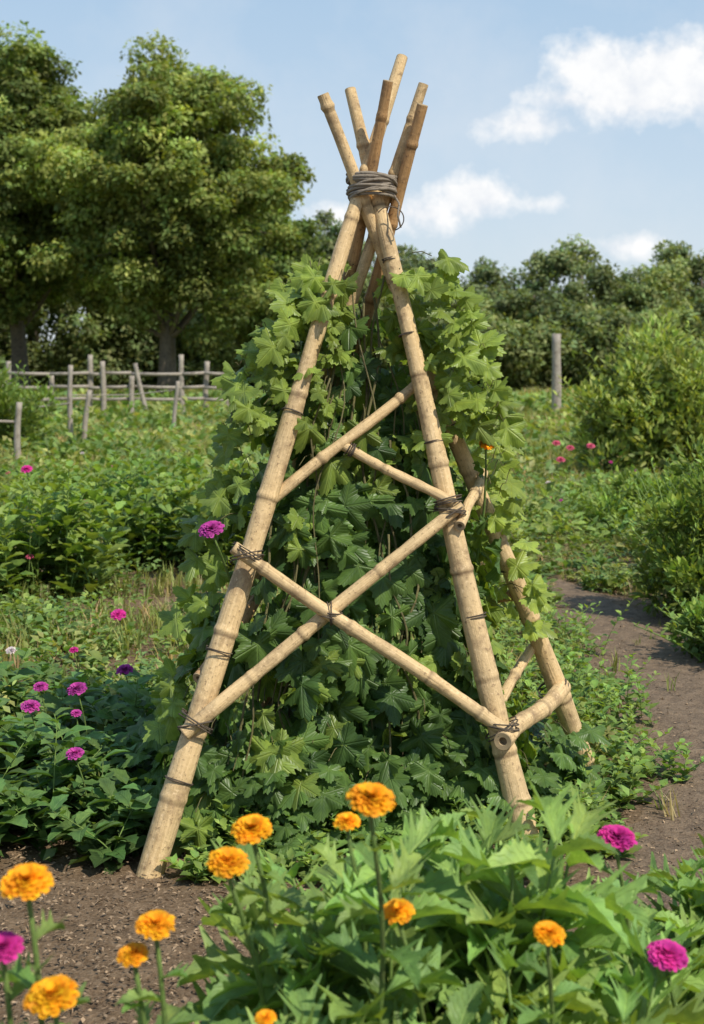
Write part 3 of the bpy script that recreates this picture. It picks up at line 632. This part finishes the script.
for i in range(800):
    y=13*(66/13)**R.random(); x=R.uniform(-.5,.5)*y
    h=R.uniform(.12,.5)*(1.0 if y<30 else 1.2); s=R.uniform(.25,.8)*(1+.02*y); n=70
    if 14<y<18 and 2<x<4.5: h*=.5
    ph=U(0,6.283,n); rr=np.sqrt(U(0,1,n)); zz=h*U(.05,1,n)*(1-.6*rr**2)
    P_=np.stack([x+s*rr*np.cos(ph),y+s*rr*np.sin(ph),zz],1); D_=np.stack([np.cos(ph),np.sin(ph),U(0,1.2,n)],1)+rng.normal(0,.3,(n,3)); N_=np.array([0,0,1.])+rng.normal(0,.4,(n,3))
    b=np.array(hues[R.randrange(5)])*R.uniform(.75,1.25)
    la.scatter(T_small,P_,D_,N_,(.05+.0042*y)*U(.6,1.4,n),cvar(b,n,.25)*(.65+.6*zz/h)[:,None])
la.build('meadow_weeds',M_leaf)
fa,sa=Acc(),Acc()
for i in range(34):
    y=6*(22/6)**R.random(); x=R.choice([-1,1])*R.uniform(.13,.3)*y
    if not allowed(x,y) or (y<10 and abs(x-pathx(y))<.6): continue
    flower(fa,sa,(x,y,R.uniform(.2,.38)),R.uniform(.04,.065),R.choice([PUR,PUR,MAG,(.7,.65,.6),(.6,.12,.2)]),(x,y,0),.5,(0,-.5))
for (x,y,z) in [(2.3,16,.62),(2.5,16.3,.55),(2.65,15.8,.6),(2.2,15,.5),(-2.06,9.0,.84),(-1.15,7.0,.27)]: flower(fa,sa,(x,y,z),.1 if y>10 else .08,MAG if y<10 else (.62,.12,.2),(x,y,0),.6,(0,-.6))
e=empty('wild_zinnia_blossoms'); fa.build('flowers',M_petal,e); sa.build('stems',M_stem,e)

# ------------------------------------------------ trees
def clumpleaves(la,c,r,n,ls,base,hz_=0):
    d=nrm(rng.normal(size=(n,3))); q=U(.2,1,n)**.5; P_=c+d*r*q[:,None]
    P_+=rng.normal(0,.10*np.mean(r),(n,3))
    N_=d*.7+np.array([0,0,.6])+rng.normal(0,.5,(n,3)); D_=np.cross(N_,rng.normal(size=(n,3)))+d*.2
    c_=cvar(base,n,.3,.15)*np.array([.93,1.02,1.05])
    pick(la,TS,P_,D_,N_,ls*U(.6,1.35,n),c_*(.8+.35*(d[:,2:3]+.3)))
def tree(name,x,y,H,crown,rw,nc,nl,ls,base,r0,trunk_h,cl_r=(.6,1.4),seed=0,flat=.55):
    r=np.random.default_rng(seed); e=empty(name); la,sa=Acc(),Acc(); zc=(crown+H)/2; hz=(H-crown)/2
    tt=np.linspace(0,1,14); tx=x+.3*np.sin(tt*3+seed); tp_=np.stack([tx,y+.2*np.cos(tt*4),tt*(H*.8)],1)
    tube(sa,tp_,r0*(1-.88*tt)+.25*r0*np.exp(-tt*25),12)
    nb=max(10,nc//7)
    for b_ in range(nb):
        g=(b_+.5)/nb; zz=1-2*g; an=b_*2.39996+r.uniform(-.4,.4); hr=math.sqrt(max(0,1-zz*zz)); q=r.uniform(.5,.95)
        d=np.array([hr*math.cos(an),hr*math.sin(an),zz]); wz=rw*r.uniform(.82,1.02)
        bc=np.array([x+d[0]*q*wz,y+d[1]*q*wz,zc+d[2]*q*hz*.92]); bl=r.uniform(.7,1.4)
        i=min(13,max(int(14*max(trunk_h,(bc[2]-2)*.7)/(H*.8)),3)); b=tp_[i]; m_=(b+bc)/2+np.array([0,0,-.4])+r.normal(0,.3,3)
        q3=np.linspace(0,1,9)[:,None]; tube(sa,(1-q3)**2*b+2*q3*(1-q3)*m_+q3**2*bc,np.linspace(.32*r0,.05,9),7,False)
        for k in range(nc//nb):
            o=r.normal(size=3)*np.array([rw*.19,rw*.19,hz*.10]); c=bc+o; R_=r.uniform(*cl_r)
            tube(sa,[bc,(bc+c)/2+r.normal(0,.1,3),c],[.05,.035,.015],5,False)
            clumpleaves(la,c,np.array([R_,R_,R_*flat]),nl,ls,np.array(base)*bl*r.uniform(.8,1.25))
    la.build('crown',M_tree,e,False); sa.build('trunk_and_limbs',M_bark,e)
tree('oak_tree',-8.1,60,14.3,2.8,5.0,350,170,.38,(.15,.20,.062),.42,3,(.6,1.35),1)
tree('oak_tree',-15.2,64,16.6,3.6,4.9,300,170,.42,(.13,.182,.058),.42,3,(.6,1.5),2)
tree('oak_tree',-4.6,76,10.6,2.0,2.7,140,160,.42,(.105,.155,.05),.32,2.2,(.6,1.4),3)
tree('oak_tree',-21.5,62,16,3,5,180,160,.5,(.10,.155,.045),.4,2,(.8,1.6),4)
la=Acc(); sa=Acc(); r=np.random.default_rng(8)
sk=[(-500,150),(-200,130),(0,150),(60,150),(130,150),(200,195),(250,225),(290,228),(330,214),(370,222),(405,248),(440,234),(480,238),(512,268),(545,244),(590,236),(625,272),(655,240),(690,230),(720,232),(900,215),(1300,235)]
sx=[a_[0] for a_ in sk]; sy=[a_[1] for a_ in sk]
for row,(yr,step,fm) in enumerate([(96,50,1.04),(88,42,.90),(80,40,.62)]):
    px=-480+row*17
    while px<1250:
        q=px+r.uniform(-12,12); y=yr+r.uniform(-2.5,2.5); fac=fm*r.uniform(.82,1.04) if row else r.uniform(.95,1.05)
        top=1.5+(365-np.interp(q,sx,sy))*y/1422*fac; x=(q-352)*y/1422; rw=r.uniform(1.7,3.2); hc=min(top*.5,r.uniform(3,4.4))
        base=np.array([.118,.158,.060])*r.uniform(.7,1.3)+(np.array([.018,.028,.034]) if row==0 else np.array([.008,.012,.014]))  # bluish distance haze painted into the leaf colour, strongest in the back row
        for k in range(28):
            d=nrm(r.normal(size=3))
            if d[1]>.45: d[1]*=-1
            q_=r.uniform(.6,1); c=np.array([x+d[0]*rw*q_,y+d[1]*rw*q_,top-hc+d[2]*q_*(hc-.5)]); R_=r.uniform(.6,1.2)
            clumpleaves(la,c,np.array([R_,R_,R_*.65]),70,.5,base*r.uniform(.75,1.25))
        if row==2 or (row==1 and q<350):
            for k in range(14):
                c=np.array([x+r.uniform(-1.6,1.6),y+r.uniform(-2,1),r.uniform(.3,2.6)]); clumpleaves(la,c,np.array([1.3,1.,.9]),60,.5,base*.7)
        tube(sa,[(x,y,0),(x+.2,y,top*.5),(x,y,top*.85)],[.25,.18,.06],7)
        px+=step
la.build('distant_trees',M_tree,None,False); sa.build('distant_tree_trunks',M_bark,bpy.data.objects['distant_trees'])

# ------------------------------------------------ fences & post
def post(acc,x,y,h,r,lx=0,ly=0,sides=10):
    n=10; tt=np.linspace(0,1,n); P_=np.stack([x+lx*tt+.01*np.sin(tt*6+x),y+ly*tt,tt*h-.05],1); tube(acc,P_,r*(1-.12*tt+.04*np.sin(tt*9+x*3)),sides)
f=Acc(); xs=[-11.8,-10.2,-8.9,-7.75,-7.3,-6.5,-5.0,-4.35,-3.7]
for i,x in enumerate(xs): post(f,x,42+.2*math.sin(i),1.45+.25*math.sin(i*2.1)+(.4 if i in(3,6) else 0),.085,.06*math.sin(i*3),0)
for z0 in (1.25,.85,.5):
    for i in range(len(xs)-1):
        a_=z0+.02*math.sin(i*2+z0*5); b_=z0+.02*math.sin(i*3+1+z0)
        tube(f,[(xs[i],41.9,a_),((xs[i]+xs[i+1])/2,41.9,(a_+b_)/2-.01),(xs[i+1],41.9,b_)],.05,7)
post(f,-5.9,41,1.6,.07,-.35,0); f.build('wooden_rail_fence',M_grey)
f=Acc()
for x,y,h,lx in [(-4.95,21,1.0,.03),(-5.15,26,1.55,.0),(-4.85,25.6,1.1,.12),(-6.8,21.5,1.1,-.05),(-3.9,31,1.2,.1)]: post(f,x,y,h,.05,lx)
tube(f,[(-7.2,21.5,.62),(-6,21.3,.68),(-4.9,21,.66)],.022,6); tube(f,[(-6.8,21.5,.8),(-5.9,24,.72),(-5.15,26,.8)],.02,6); tube(f,[(-5.15,26,.95),(-4.5,28.5,.9),(-3.9,31,.95)],.012,5)
f.build('rustic_stick_fence',M_grey)
f=Acc(); post(f,5.74,40,2.43,.14,.02,0,12); f.build('wooden_post',M_grey)
